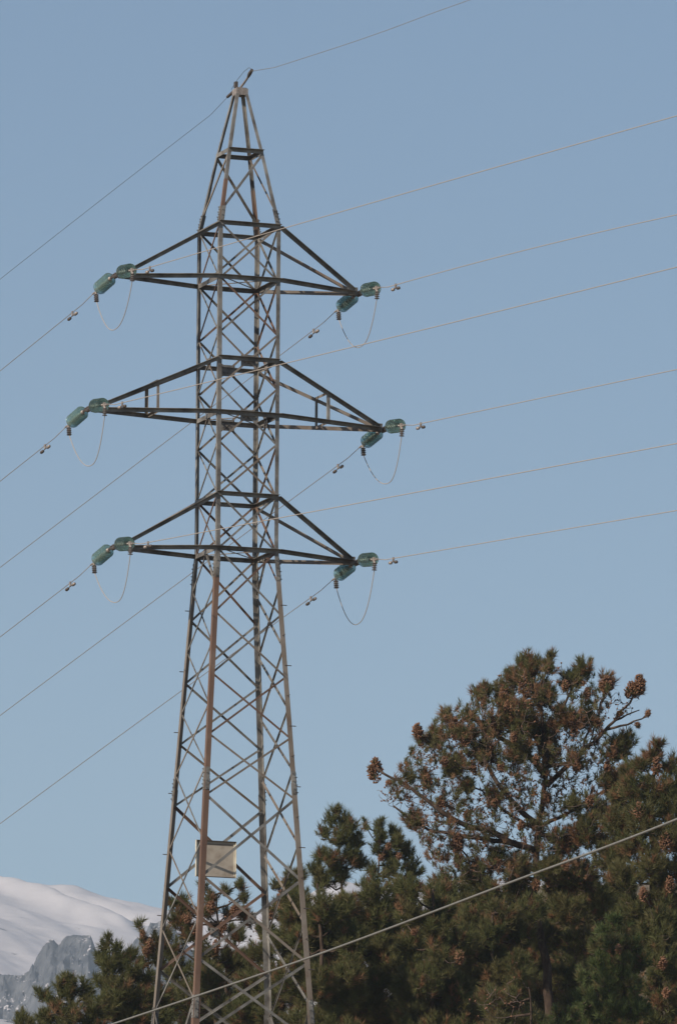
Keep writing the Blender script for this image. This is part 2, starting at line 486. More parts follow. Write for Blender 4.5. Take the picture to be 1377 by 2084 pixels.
# gusset plates behind the crossings at the middle crossarm, and at the lowest crossing
for z in (36.115, 34.95):
    for face in ('near', 'far', 'left', 'right'):
        s0, s1, n = face_frame(face)
        c = (corner(*s0, z) + corner(*s1, z)) / 2 - n * .045
        mb = MB(); u = n.cross(BZ)
        k = 1.0 if face in ('near', 'far') else .6
        mb.box(c, u * .16 * k, n * .006, BZ * .12)
        for a in (-1, 0, 1):
            for b in (-1, 1):
                q = c + u * .09 * k * a + BZ * .055 * b
                mb.tube([q + n * .03, q - n * .02], .012, 6, 1)
        tower_build(mb, 'gusset_plate', [STEEL, DARKMETAL])
for face in ('near', 'far'):
    s0, s1, n = face_frame(face)
    z = 24.27
    c = (corner(*s0, z) + corner(*s1, z)) / 2 - n * .035
    mb = MB(); u = n.cross(BZ)
    mb.box(c, u * .09, n * .005, BZ * .09)
    for a in (-1, 1):
        for b in (-1, 1):
            q = c + u * .05 * a + BZ * .05 * b
            mb.tube([q + n * .05, q - n * .02], .013, 6, 1)
    tower_build(mb, 'gusset_plate', [STEEL, DARKMETAL])

# crossarms
for nm, zt, zb, r in ARMS:
    for s in (-1, 1):
        tip = r - .14
        mb = MB()
        c = T(s * (tip - .02), 0, zb + .02)
        for y in (-.045, .045):
            mb.box(c + BY * y, BX * .10, BY * .006, BZ * .085)
        mb.box(T(s * (tip + .06), 0, zb - .01), BX * .11, BY * .03, BZ * .022, 1)
        mb.tube([T(s * r, -.09, zb - .03), T(s * r, .09, zb - .03)], .045, 8, 1)
        arm = tower_build(mb, 'crossarm', [STEEL, DARKMETAL])
        h = 1.37 / 2
        for y in (-1, 1):
            A, B = T(s * h, y * h, zt + .01), T(s * tip, y * .05, zb + .06)
            q = MB(); q.lbar(A, B, -BZ, (BY if (y > 0 and s > 0) else -BY), .074, .008, wb=.08)
            if s < 0 and y < 0: q.lbar(A + BZ * .012, A.lerp(B, .22) + BZ * .012, BY * y, -BZ, .03, .01)
            tower_build(q, 'top_chord', STEEL_TAN if (y > 0) else STEEL, arm)
            A, B = T(s * h, y * (h + .004), zb + .045), T(s * tip, y * .05, zb + .02)
            q = MB(); q.lbar(A, B, -BZ, (BY if (y > 0 and s > 0) else -BY), .084, .009, wb=.09)
            tower_build(q, 'bottom_chord', STEEL_TAN if (y > 0 and s > 0) else STEEL, arm)  # tan steel on the far right chord stands in for its sunlit tone
        if nm == 'middle':
            for y in (-1, 1):
                f = .48
                At = T(s * h, y * h, zt).lerp(T(s * tip, y * .05, zb + .06), f)
                Ab = T(s * h, y * h, zb).lerp(T(s * tip, y * .05, zb), f)
                q = MB(); q.lbar(At, Ab, BX * s, BY * -y, .06, .007)
                tower_build(q, 'arm_post', STEEL_TAN if s < 0 else STEEL, arm)
            for zz, k in ((zt, 0), (zb, 1)):
                P = [T(s * h, y * h, zz).lerp(T(s * tip, y * .05, zb + (.06 if not k else 0)), f) for y in (-1, 1)]
                q = MB(); q.lbar(P[0] + BZ * .012, P[1] + BZ * .012, BX * s, -BZ, .055, .006)
                tower_build(q, 'arm_tie', STEEL_TAN, arm)
            q = MB()
            Pa = T(s * h, -h, zb).lerp(T(s * tip, -.05, zb), f); Pb = T(s * h, h, zb).lerp(T(s * tip, .05, zb), f * .7)
            q.lbar(Pa - BZ * .02, Pb - BZ * .02, BX * s, BZ, .035, .005)
        else:
            Pa = T(s * h, -h, zb).lerp(T(s * tip, -.05, zb), .0); Pb = T(s * h, h, zb).lerp(T(s * tip, .05, zb), .0)
# horizontal cross ties inside the body at the lower chords (seen from below)
for nm, zt, zb, r in ARMS:
    for a, b in (((-1, -1), (1, 1)), ((1, -1), (-1, 1))):
        A, B = corner(*a, zb, .06), corner(*b, zb, .06)
        off = .0 if a[0] < 0 else .012
        q = MB(); q.lbar(A + BZ * (.01 + off), B + BZ * (.01 + off), BZ, BX, .012, .006, wb=.04)
        tower_build(q, 'plan_brace', STEEL_TAN)

# square sheet-metal plate with a folded rim, bolted to the far face
pc = T(-.05, tw(25.76) / 2 - .10, 25.785)
mb = MB(); PW, PH = .435, .372
mb.box(pc, BX * PW, BY * .003, BZ * PH)
plate = tower_build(mb, 'sign_plate', PANEL)
plate['label'] = 'square beige sheet metal plate with a folded rim on the rear face of the pylon'
fr = MB()
fr.box(pc + BX * -(PW + .006) - BY * .022, BX * .006, BY * .028, BZ * (PH + .012))
fr.box(pc + BX * (PW + .006) - BY * .022, BX * .006, BY * .028, BZ * (PH + .012))
fr.box(pc + BZ * (PH + .006) - BY * .022, BX * (PW - .001), BY * .028, BZ * .006, 1)
fr.box(pc - BZ * (PH + .006) - BY * .022, BX * (PW - .001), BY * .028, BZ * .006, 1)
fr.box(pc + BX * (PW - .022) - BY * .012, BX * .016, BY * .003, BZ * (PH - .03), 0)
fr.box(pc + BX * -(PW - .022) - BY * .012, BX * .016, BY * .003, BZ * (PH - .03), 0)
fr.box(pc + BZ * (PH - .06) - BY * .010, BX * (PW - .06), BY * .004, BZ * .008, 1)
tower_build(fr, 'plate_rim', [PANEL_EDGE, DARKMETAL], plate)

# ------------------------------------------------------------------ insulators, dampers, jumpers, wires
disc_mb = MB()
disc_mb.lathe([(x_, r_ * 1.17) for x_, r_ in [(.050, .030), (.054, .060), (.062, .092), (.078, .118), (.092, .127), (.097, .126), (.094, .112), (.084, .104), (.092, .096), (.094, .090), (.078, .082), (.086, .070), (.084, .062), (.068, .050), (.064, .022)]], 28)
disc_me = disc_mb.mesh('disc', GLASS, True)
cap_mb = MB()
cap_mb.lathe([(.0, .018), (.004, .036), (.045, .044), (.056, .046), (.06, .028), (.075, .014), (.127, .012)], 14)
cap_me = cap_mb.mesh('cap', GALV, True)
sh_mb = MB()
sh_mb.tube([(-.03, 0, 0), (.10, 0, 0)], .022, 8)
sh_mb.box((.16, 0, 0), (.085, 0, 0), (0, .010, 0), (0, 0, .035))
sh_mb.tube([(.225, 0, 0), (.40, 0, 0)], [.024, .018], 8)
sh_mb.tube([(.10, -.04, 0), (.10, .04, 0)], .014, 6)
sh_me = sh_mb.mesh('shackle', DARKMETAL)
cl_mb = MB()
cl_mb.box((1.275, 0, 0), (.055, 0, 0), (0, .018, 0), (0, 0, .045))
cl_mb.tube([(1.31, 0, -.01), (1.36, 0, -.015), (1.52, 0, .0)], [.026, .026, .018], 8)
cl_mb.tube([(1.32, 0, -.01), (1.335, 0, -.08), (1.335, 0, -.235)], [.026, .03, .026], 8)
for z in (-.09, -.135, -.18, -.225):
    cl_mb.box((1.335, 0, z), (.034, 0, 0), (0, .042, 0), (0, 0, .011), 1)
cl_me = cl_mb.mesh('clamp', [GALV, DARKMETAL])
JUMP_OFF = Vector((1.195, 0, -.235))
WIRE_S = 1.36

LVL = {'top': (37.863, 2.7146), 'middle': (34.983, 3.2888), 'bottom': (32.10, 2.696)}
FIT = {('top', -1, 1): (-.04, -.09293, -5e-5), ('top', 1, 1): (-.04, -.08318, -6.8e-4), ('middle', -1, 1): (-.04, -.09604, 4e-5),
       ('middle', 1, 1): (-.04, -.09488, -5e-5), ('bottom', -1, 1): (-.04, -.09673, 0), ('bottom', 1, 1): (-.04, -.09563, -4e-5),
       ('top', -1, -1): (.06, -.14331, -8e-5), ('middle', -1, -1): (.06, -.15014, 2e-4), ('bottom', -1, -1): (.06, -.15638, 2e-4),
       ('top', 1, -1): (.06, -.14214, -5e-5), ('middle', 1, -1): (.06, -.14722, -1.4e-4), ('bottom', 1, -1): (.06, -.14957, -2.7e-4)}
def wire_pt(lv, side, sgn, s):
    th, c, k = FIT[(lv, side, sgn)]
    z0, r = LVL[lv]
    se = min(s, 55.0)
    dz = c * se + k * se * se
    if s > 55: 
        dz += (c + 2 * k * 55) * (s - 55) + .00025 * (s - 55) ** 2
    return T(side * r + sgn * math.sin(th) * s, -sgn * math.cos(th) * s, z0 - .05 + dz)
def frame_at(lv, side, sgn):
    a, b = wire_pt(lv, side, sgn, 0), wire_pt(lv, side, sgn, WIRE_S)
    x = (b - a).normalized(); x = (x - BZ * .03).normalized()
    y = BZ.cross(x).normalized(); z = x.cross(y)
    return a + BZ * .085, Matrix((x, y, z)).transposed()
SIDE = {-1: 'left', 1: 'right'}
WAY = {1: 'near', -1: 'far'}
for lv in ('top', 'middle', 'bottom'):
    for side in (-1, 1):
        ends = []
        for sgn in (-1, 1):
            o0, R = frame_at(lv, side, sgn)
            st = empty('insulator_string', o0)
            st.rotation_euler = R.to_euler()
            what = 'level' if sgn > 0 else 'slanting'
            tag(st, f'{what} green glass insulator string ' + ('right of' if sgn > 0 else 'below left of') + f' the {SIDE[side]} tip of the {lv} crossarm', 'insulator', 'glass insulator strings on the crossarm tips')
            link(bpy.data.objects.new('shackle', sh_me), st)
            for k in range(5):
                d = link(bpy.data.objects.new('disc', disc_me), st); d.location = ((.39 if sgn > 0 else .31) + .127 * k, 0, 0)
                link(bpy.data.objects.new('cap', cap_me), d)
            link(bpy.data.objects.new('clamp', cl_me), st).location.x = -.14 if sgn > 0 else -.20
            ends.append(o0 + R @ (JUMP_OFF + Vector((0 if sgn > 0 else -.06, 0, 0))))
            we = o0 + R @ Vector((1.36 if sgn > 0 else 1.30, 0, 0))
            # conductor
            pts = [we] + [wire_pt(lv, side, sgn, s) for s in ([1.9, 2.5, 3.2] + list(np.linspace(4, 55, 40)) + list(np.linspace(60, 185, 26)))]
            mb = MB(); mb.tube(pts, .0085, 6)
            c = mb.build('power_line', ALU if sgn > 0 else ALUDARK, None, True)
            tag(c, f'thin power line leaving the {SIDE[side]} tip of the {lv} crossarm ' + ('towards the right' if sgn > 0 else 'towards the lower left'), 'power line', 'power lines strung from the crossarms')
            # vibration damper
            s0 = 2.42
            P = wire_pt(lv, side, sgn, s0)
            dd = (wire_pt(lv, side, sgn, s0 + .1) - P).normalized()
            yy = BZ.cross(dd).normalized(); zz = dd.cross(yy)
            dm = empty('vibration_damper', P); dm.rotation_euler = Matrix((dd, yy, zz)).transposed().to_euler()
            tag(dm, f'small wire damper ' + ('right of' if sgn > 0 else 'lower left of') + f' the {SIDE[side]} tip of the {lv} crossarm', 'damper', 'vibration dampers clipped to the wires')
            if 'damper_me' not in globals():
                a_ = MB(); a_.box((0, 0, -.025), (.022, 0, 0), (0, .018, 0), (0, 0, .05)); dclamp = a_.mesh('wire_clip', GALV)
                a_ = MB(); a_.tube([(-.22, 0, -.085), (0, 0, -.075), (.22, 0, -.085)], .008, 6); damper_me = a_.mesh('messenger_cable', DARKMETAL)
                a_ = MB(); a_.lathe([(.12, .018), (.13, .032), (.22, .034), (.25, .022)], 12, (0, 0, -.085)); w1 = a_.mesh('weight', DARKMETAL, True)
                a_ = MB(); a_.lathe([(.12, .018), (.13, .032), (.22, .034), (.25, .022)], 12, (0, 0, -.085), (-1, 0, 0)); w2 = a_.mesh('weight', GALV, True)
            for nme, me in (('wire_clip', dclamp), ('messenger_cable', damper_me), ('weight', w1), ('weight', w2)):
                link(bpy.data.objects.new(nme, me), dm)
        # jumper loop
        A, B = ends
        drop = {('top', -1): .82, ('top', 1): .84, ('middle', -1): .90, ('middle', 1): .86, ('bottom', -1): .86, ('bottom', 1): .98}[(lv, side)]
        tm = {('top', -1): .52, ('top', 1): .58, ('middle', -1): .64, ('middle', 1): .66, ('bottom', -1): .66, ('bottom', 1): .56}[(lv, side)]
        pts = []
        for i in range(49):
            t = .5 - .5 * math.cos(math.pi * i / 48)
            f = 1 - (1 - t / tm) ** 1.9 if t < tm else 1 - ((t - tm) / (1 - tm)) ** 2.5
            pts.append(A.lerp(B, t) - BZ * drop * f)
        mb = MB(); mb.tube(pts, .0085, 6)
        j = mb.build('jumper_cable', ALU, None, True)
        tag(j, f'looping jumper cable hanging below the {SIDE[side]} tip of the {lv} crossarm', 'jumper cable', 'jumper loops under the crossarm tips')

# ground wires from the peak
def gw(th, c, k, sgn, s):
    se = min(s, 45.0); dz = c * se + k * se * se
    if s > 45: dz += (c + 2 * k * 45) * (s - 45) + .0003 * (s - 45) ** 2
    return T(sgn * math.sin(th) * s, -sgn * math.cos(th) * s, 42.0 - .02 + dz)
mb = MB(); mb.tube([T(-.02, -.76, ZPEAK + .29)] + [gw(-.04, -.05729, -1.14e-3, 1, s) + BZ * (.30 * max(0, 1 - s / 10) ** 1.5) for s in [2.4, 4, 6, 8] + list(np.linspace(10, 185, 60))], .006, 6)
o = mb.build('ground_wire', ALUDARK, None, True)
tag(o, 'thin dark ground wire rising from the pylon peak to the top edge on the right', 'ground wire')
mb = MB(); mb.tube([T(-.1, .50, ZPEAK - .02)] + [gw(.06, -.12039, -3.1e-4, -1, s) for s in [1.6, 2.6, 4, 6, 8] + list(np.linspace(10, 185, 60))], .005, 6)
o = mb.build('ground_wire', DARKMETAL, None, True)
tag(o, 'thin dark ground wire falling from the pylon peak to the left edge', 'ground wire')
mb = MB(); mb.tube([T(-.09, .30, ZPEAK + .10), T(-.06, .0, ZPEAK + .26), T(-.03, -.3, ZPEAK + .37), T(-.02, -.6, ZPEAK + .40), T(-.02, -.78, ZPEAK + .33)], .005, 5)
o = mb.build('bonding_wire', DARKMETAL, None, True)
tag(o, 'short thin bonding wire arching over the pylon peak', 'bonding wire')

# cable in front, low across the trees
cp = [(1700, 1533, 88), (1377, 1667, 96), (1210, 1732, 100), (1040, 1795, 104), (840, 1871, 109), (640, 1945, 114), (430, 2017, 120), (230, 2084, 126), (0, 2158, 133), (-400, 2270, 146)]
mb = MB(); ctl = [U(*c) for c in cp]
pts = []
for i in range(len(ctl) - 1):
    p0 = ctl[max(i - 1, 0)]; p1 = ctl[i]; p2 = ctl[i + 1]; p3 = ctl[min(i + 2, len(ctl) - 1)]
    for k in range(6):
        t = k / 6
        pts.append(.5 * ((2 * p1) + (p2 - p0) * t + (2 * p0 - 5 * p1 + 4 * p2 - p3) * t * t + (3 * p1 - p0 - 3 * p2 + p3) * t ** 3))
pts.append(ctl[-1])
CABLE = mat_noise('pale_grey_cable', [(.13, .13, .12), (.20, .20, .19)], 12, .7)
mb.tube(pts, .0135, 8)
o = mb.build('overhead_cable', CABLE, None, True)
tag(o, 'thick pale grey cable slanting across in front of the pines and the pylon foot', 'cable')

# ------------------------------------------------------------------ pines
def add_tris(name, V, F, M, mats, parent, smooth=False):
    me = bpy.data.meshes.new(name)
    V = np.asarray(V, dtype=np.float32).reshape(-1, 3); F = np.asarray(F, dtype=np.int32).reshape(-1, 3)
    me.vertices.add(len(V)); me.vertices.foreach_set('co', V.reshape(-1))
    me.loops.add(F.size); me.loops.foreach_set('vertex_index', F.reshape(-1))
    me.polygons.add(len(F)); me.polygons.foreach_set('loop_start', np.arange(0, F.size, 3, dtype=np.int32))
    for m in mats: me.materials.append(m)
    me.polygons.foreach_set('material_index', np.asarray(M, dtype=np.int32))
    if smooth: me.polygons.foreach_set('use_smooth', [True] * len(F))
    me.update(calc_edges=True)
    return link(bpy.data.objects.new(name, me), parent)

def norm(a): return a / np.maximum(np.linalg.norm(a, axis=-1, keepdims=True), 1e-9)

def tufts(P, D, size, mati, rg, n=44):
    """bottle-brush shoots: P tips (k,3), D directions; returns verts, faces, mats"""
    k = len(P)
    D = norm(D)
    ref = np.where(np.abs(D[:, 2:3]) > .9, np.array([[1., 0, 0]]), np.array([[0, 0, 1.]]))
    A = norm(np.cross(D, ref)); B = np.cross(D, A)
    t = rg.random((k, n)); ang = rg.random((k, n)) * 2 * np.pi
    base = P[:, None, :] - D[:, None, :] * (size[:, None, None] * 1.0 * (1 - t[..., None]))
    spread = .35 + .75 * (1 - t) * rg.uniform(.7, 1.3, (k, n)) + .1
    rad = A[:, None, :] * np.cos(ang)[..., None] + B[:, None, :] * np.sin(ang)[..., None]
    nd = D[:, None, :] * np.cos(spread)[..., None] + rad * np.sin(spread)[..., None]
    nd = norm(nd + np.array([0, 0, .12]) + rg.normal(0, .10, (k, n, 3)))
    ln = size[:, None] * rg.uniform(.65, 1.1, (k, n))
    side = norm(np.cross(nd, rg.normal(0, 1, (k, n, 3))))
    w = .0075
    v0 = base + side * w; v1 = base - side * w; v2 = base + nd * ln[..., None]
    V = np.stack([v0, v1, v2], 2).reshape(-1, 3)
    F = np.arange(len(V)).reshape(-1, 3)
    M = np.repeat(mati, n)
    return V, F, M

def cone_mesh_data(c, rx, rz, rg, cnt, ln=.070, wd=.020):
    """a cluster of ovoid cones round a point"""
    V = []; F = []; b = 0
    prof_ = [(-.5, .0), (-.38, .75), (-.1, 1.0), (.25, .7), (.5, .0)]
    n = 6
    for _ in range(cnt):
        d = norm(rg.normal(0, 1, 3)); rr = rg.random() ** .4
        h = d[2] * rr; rr = rr ** .7
        taper = 1 - .35 * max(0, h) 
        p = np.array(c) + np.array([d[0] * rx * rr * taper, d[1] * rx * rr * taper, h * rz])
        ax = norm(np.array([d[0], d[1], .15 * d[2] + .25]) + rg.normal(0, .3, 3)); 
        a = norm(np.cross(ax, rg.normal(0, 1, 3))); bb = np.cross(ax, a)
        L = ln * rg.uniform(.7, 1.2); wv = wd * rg.uniform(.8, 1.2)
        rings = []
        V.append(p + ax * L * prof_[0][0])
        for x, r in prof_[1:-1]:
            for q in range(n):
                t = 2 * math.pi * q / n
                V.append(p + ax * L * x + (a * math.cos(t) + bb * math.sin(t)) * wv * r)
        V.append(p + ax * L * .5)
        m = len(prof_) - 2
        for q in range(n):
            j = (q + 1) % n
            F.append((b, b + 1 + j, b + 1 + q))
            for i in range(m - 1):
                s0 = b + 1 + i * n; s1 = s0 + n
                F.append((s0 + q, s0 + j, s1 + j)); F.append((s0 + q, s1 + j, s1 + q))
            s0 = b + 1 + (m - 1) * n; e = b + 1 + m * n
            F.append((s0 + q, s0 + j, e))
        b += 2 + m * n
    return V, F

def tubes_np(paths, n=3):
    """paths: list of (pts (k,3), radii (k,)); fast thin tubes"""
    V = []; F = []; b = 0
    for P, R in paths:
        k = len(P)
        d = norm(np.gradient(P, axis=0))
        ref = np.array([.31, .42, .85]); a = norm(np.cross(d, ref)); c = np.cross(d, a)
        for q in range(n):
            t = 2 * math.pi * q / n
            V.append(P + (a * math.cos(t) + c * math.sin(t)) * R[:, None])
        for q in range(n):
            j = (q + 1) % n
            i0 = b + q * k + np.arange(k - 1); i1 = b + j * k + np.arange(k - 1)
            F.append(np.stack([i0, i1, i1 + 1], 1)); F.append(np.stack([i0, i1 + 1, i0 + 1], 1))
        b += n * k
    return np.concatenate(V), np.concatenate(F)

def px2m(Y): return Y / FPX

def pine(name, label, Y, trunk, lumps, seed, cones=(), limbs=None, dens=1.0, brown=.10, olive=.35, green=NEEDLE,
         bare=0, tuft=.17, group='pines behind the pylon', trunk_r=.13, spread=1.0, needles=44, barebox=None, twig_r=1.0, poly=None, fill=(0, 0), limb_r=.013):
    rg = np.random.default_rng(seed)
    m = px2m(Y)
    root_px = trunk[0]
    base = U(root_px[0], root_px[1], Y)
    gz = ground_z(base.x, Y) - .1
    root = empty(name, (base.x, Y, gz))
    tag(root, label, 'tree', group)
    off = np.array(root.location)
    # trunk with its main limbs
    tp = [Vector((base.x, Y, gz))] if gz < base.z - .3 else []
    tp += [U(p[0], p[1], Y) for p in trunk]
    mb = MB()
    dense = []
    for i in range(len(tp) - 1):
        L = (tp[i + 1] - tp[i]).length; k = max(1, int(L / .25))
        for j in range(k): dense.append(tp[i].lerp(tp[i + 1], j / k))
    dense.append(tp[-1])
    jit = rg.normal(0, .02, (len(dense), 3))
    dense = [p + Vector(j) * (0 if i == 0 else 1) for i, (p, j) in enumerate(zip(dense, jit))]
    rad = [trunk_r * (1 - .82 * i / (len(dense) - 1)) for i in range(len(dense))]
    mb.tube([p - Vector(off) for p in dense], rad, 9)
    nodes = [np.array(p) for p in dense]
    tz = np.array([p[2] for p in nodes]); ta = np.array(nodes)
    L_ = []
    if limbs:
        for pts in limbs:
            L_.append([U(p[0], p[1], Y + p[2]) for p in pts])
    for lp in lumps:
        px, py, r = lp[:3]; dy = lp[3] if len(lp) > 3 and lp[3] is not None else rg.uniform(-1, 1) * .8 * spread
        if limbs and not (len(lp) > 5 and lp[5]): continue
        c = np.array(U(px, py, Y + dy))
        dd = np.linalg.norm(c - ta, axis=1) + np.where(tz > c[2] - .1, 2.0, 0)
        s = ta[int(np.argmin(dd))]
        mid = (s + c) / 2 + np.array([0, 0, -.12]) + rg.normal(0, .08, 3)
        L_.append([Vector(s), Vector(mid), Vector(c)])
    for P in L_:
        q = []
        for i in range(len(P) - 1):
            n_ = max(1, int((P[i + 1] - P[i]).length / .16))
            for j in range(n_): q.append(P[i].lerp(P[i + 1], j / n_) + Vector(rg.normal(0, .012, 3)))
        q.append(P[-1])
        tot = sum((q[i + 1] - q[i]).length for i in range(len(q) - 1))
        r0 = min(trunk_r * .6, .012 + limb_r * tot)
        mb.tube([p - Vector(off) for p in q], [r0 * (1 - .75 * i / (len(q) - 1)) + .006 for i in range(len(q))], 6)
        nodes += [np.array(p) for p in q]
    mb.build('trunk', BARK, root, True)
    # shoot tips inside the lumps
    P = []; D = []; MI = []; SZ = []
    tcen = ta.mean(0)
    for lp in lumps:
        px, py, r = lp[:3]; dy = lp[3] if len(lp) > 3 and lp[3] is not None else rg.uniform(-1, 1) * .8 * spread
        lb = lp[4] if len(lp) > 4 and lp[4] is not None else brown
        c = np.array(U(px, py, Y + dy)); R = r * m
        cnt = max(3, int(dens * 50 * (R / .35) ** 2.1))
        u = norm(rg.normal(0, 1, (cnt, 3))) * (rg.random((cnt, 1)) ** .45) * R
        pts = c + u * np.array([1, 1.15, .9])
        dirs = u / R + np.array([0, 0, .75]) + rg.normal(0, .35, (cnt, 3)) + .3 * norm((c - tcen)[None, :])
        P.append(pts); D.append(dirs)
        lb = lb * 1.0 if limbs else lb * .6
        rr = rg.random(cnt); lo = olive * rg.uniform(.4, 1.6)
        MI.append(np.where(rr < lb, 2, np.where(rr < lb + lo, 1, 0)))
        SZ.append(tuft * rg.uniform(.7, 1.4, cnt))
    def inpoly(n_):
        pg = np.array(poly, float); res = []
        lo, hi = pg.min(0), pg.max(0)
        while len(res) < n_:
            x, y = rg.uniform(lo, hi)
            c_ = False; j = len(pg) - 1
            for i in range(len(pg)):
                if (pg[i, 1] > y) != (pg[j, 1] > y) and x < (pg[j, 0] - pg[i, 0]) * (y - pg[i, 1]) / (pg[j, 1] - pg[i, 1]) + pg[i, 0]: c_ = not c_
                j = i
            dy_ = rg.uniform(-1.7, 1.7)
            if c_ and noise.noise(Vector((x * .018, y * .018, dy_ + seed))) > rg.uniform(-.5, .25): res.append(U(x, y, Y + dy_))
        return np.array(res)
    if poly:
        pts = inpoly(fill[0]); cnt = len(pts)
        P.append(pts); D.append(np.array([0, 0, .8]) + rg.normal(0, .6, (cnt, 3)) + .4 * norm(pts - tcen))
        rr = rg.random(cnt); MI.append(np.where(rr < brown * 1.8, 2, np.where(rr < brown * 1.8 + olive, 1, 0)))
        SZ.append(tuft * rg.uniform(.5, 1.0, cnt))
    for cx, cy, rx, ry, *dd in cones:
        c = np.array(U(cx, cy, Y + (dd[0] if dd else -.3))); k_ = int(5 + rx * .7)
        u = norm(rg.normal(0, 1, (k_, 3)))
        P.append(c + u * np.array([rx, rx, ry]) * m * .75); D.append(u + np.array([0, 0, .5])); MI.append(np.where(rg.random(k_) < .7, 2, 1)); SZ.append(rg.uniform(.07, .13, k_))
    P = np.concatenate(P); D = np.concatenate(D); MI = np.concatenate(MI); SZ = np.concatenate(SZ)
    V, F, M = tufts(P, D, SZ, MI, rg, needles)
    add_tris('needles', V - off, F, M, [green, OLIVE, BROWN], root)['kind'] = 'stuff'
    # twigs grown outwards from the limbs to every shoot
    N = np.array(nodes)
    targets = P - norm(D) * SZ[:, None]
    tdir = norm(D)
    barepaths = 0
    if bare:
        bp = []
        for (px, py, r, dy) in barebox:
            c = np.array(U(px, py, Y + dy)); k = int(bare * (r * m / .4) ** 2)
            bp.append(c + norm(rg.normal(0, 1, (k, 3))) * (rg.random((k, 1)) ** .4) * r * m * np.array([1, 1.2, 1]))
        if poly: bp.append(inpoly(fill[1]))
        bp = np.concatenate(bp)
        targets = np.concatenate([targets, bp]); tdir = np.concatenate([tdir, norm(rg.normal(0, .6, bp.shape) + np.array([0, 0, .8]))])
    d0 = np.array([np.min(np.linalg.norm(N - t, axis=1)) for t in targets])
    order = np.argsort(d0)
    cap = np.empty((len(N) + len(targets) * 4, 3)); cap[:len(N)] = N; cnt = len(N)
    paths = []; nub = []
    isb = np.arange(len(targets)) >= len(P)
    for i in order:
        t = targets[i]
        dv = cap[:cnt] - t
        dist = np.sqrt((dv * dv).sum(1))
        cost = dist + .35 * np.maximum(0, dv[:, 2] + .02) + np.where(dist < .10, .3, 0)
        s = cap[int(np.argmin(cost))]
        L = np.linalg.norm(t - s)
        if L < .02: continue
        c1 = s + (t - s) * .45 + np.array([0, 0, -.16 * L]) + rg.normal(0, .07 * L, 3)
        c2 = t - tdir[i] * L * .28
        u = np.linspace(0, 1, 6)[:, None]
        pt = (1 - u) ** 3 * s + 3 * u * (1 - u) ** 2 * c1 + 3 * u * u * (1 - u) * c2 + u ** 3 * t
        r0 = (.0055 + .007 * min(L, 1.2)) * twig_r
        paths.append((pt - off, np.linspace(r0, .0045 * twig_r, 6)))
        cap[cnt:cnt + 4] = pt[[2, 3, 4, 5]]; cnt += 4
        if isb[i]: nub.append(t)
    V, F = tubes_np(paths)
    add_tris('twigs', V, F, np.zeros(len(F)), [TWIG], root)['kind'] = 'stuff'
    for cx, cy, rx, ry, *dd in cones:
        c = np.array(U(cx, cy, Y + (dd[0] if dd else -.3))) - off
        n_ = int(34 + 260 * (rx * ry * m * m) / (.25 * .35))
        V, F = cone_mesh_data(c, rx * m, ry * m, rg, n_)
        add_tris('cone_cluster', V, F, np.zeros(len(F)), [CONE], root)
    if nub:
        V = []; F = []; b = 0
        for t in nub:
            if rg.random() < .45:
                v, f = cone_mesh_data(t - off, .01, .02, rg, 1, .06, .022)
                V += v; F += [(a + b, q + b, c + b) for a, q, c in f]; b += len(v)
        add_tris('cones', V, F, np.zeros(len(F)), [CONE], root)['kind'] = 'stuff'
    return root

# the big open-crowned pine on the right
A_l = [(1119, 1332, 15, 0), (1073, 1354, 34, .2), (1045, 1378, 26, -.3), (1116, 1354, 20, -.1), (1188, 1354, 24, 0), (1161, 1385, 28, .3, .15),
       (1233, 1385, 22, 0, .75), (1297, 1400, 18, 0, .6), (978, 1405, 24, 0), (1018, 1408, 26, .3), (1032, 1432, 26, -.4, .3), (1102, 1410, 32, .6),
       (906, 1450, 19, -.2), (925, 1478, 18, 0, .5), (887, 1500, 27, .2), (852, 1500, 12, 0, .3), (954, 1453, 18, .5), (949, 1490, 26, -.5, .3), (1001, 1477, 32, .7), (1054, 1462, 42, -.6, .25),
       (1102, 1490, 38, .5), (1149, 1457, 30, -.5, .3), (1197, 1462, 26, 0, .2), (1268, 1510, 32, .5), (1255, 1525, 26, -.2, .3), (830, 1577, 16, 0), (862, 1575, 16, 0, .3), (868, 1590, 12, .2, .3), (896, 1630, 10, 0, .4),
       (987, 1528, 36, .8, .2), (925, 1556, 30, -.6, .25), (1054, 1524, 34, -.9, .2), (1116, 1534, 26, 1.0, .2), (1172, 1545, 20, -.9, .3),
       (1168, 1632, 22, -.8, .05), (1111, 1622, 14, -.5, .8), (1006, 1615, 22, .9, .3), (949, 1596, 22, .7, .2), (839, 1668, 24, .2, .3), (930, 1715, 18, -.3, .7),
       (1245, 1590, 34, -.7, .25), (1197, 1690, 40, -.8, .3), (1149, 1712, 34, .6, .2), (1010, 1745, 26, .4, .3), (1054, 1760, 32, -.7, .2), (965, 1775, 34, .2, .2), (1215, 1650, 28, .8, .3),
       (1250, 1730, 36, -.8, .3), (1120, 1770, 38, -1.0, .2), (1180, 1780, 40, .8, .15), (1000, 1820, 40, -.8, .15), (1060, 1840, 40, .7, .1), (1150, 1850, 42, -1.0, .1), (950, 1850, 40, .4, .1),
       (1220, 1830, 40, .5, .1), (1030, 1900, 44, -.9, .15), (960, 1930, 44, 0, .15), (1180, 1920, 40, .9, .1), (1110, 1905, 40, 1.4, .1), (1080, 1950, 40, 1.3, .2), (1150, 1990, 44, 1.2, .1), (1090, 2030, 44, 1.2, .2), (1060, 1990, 40, .2, .2), (1175, 2050, 44, .8, .1), (1140, 1800, 36, 1.4, .1), (1050, 1800, 36, 1.3, .1)]
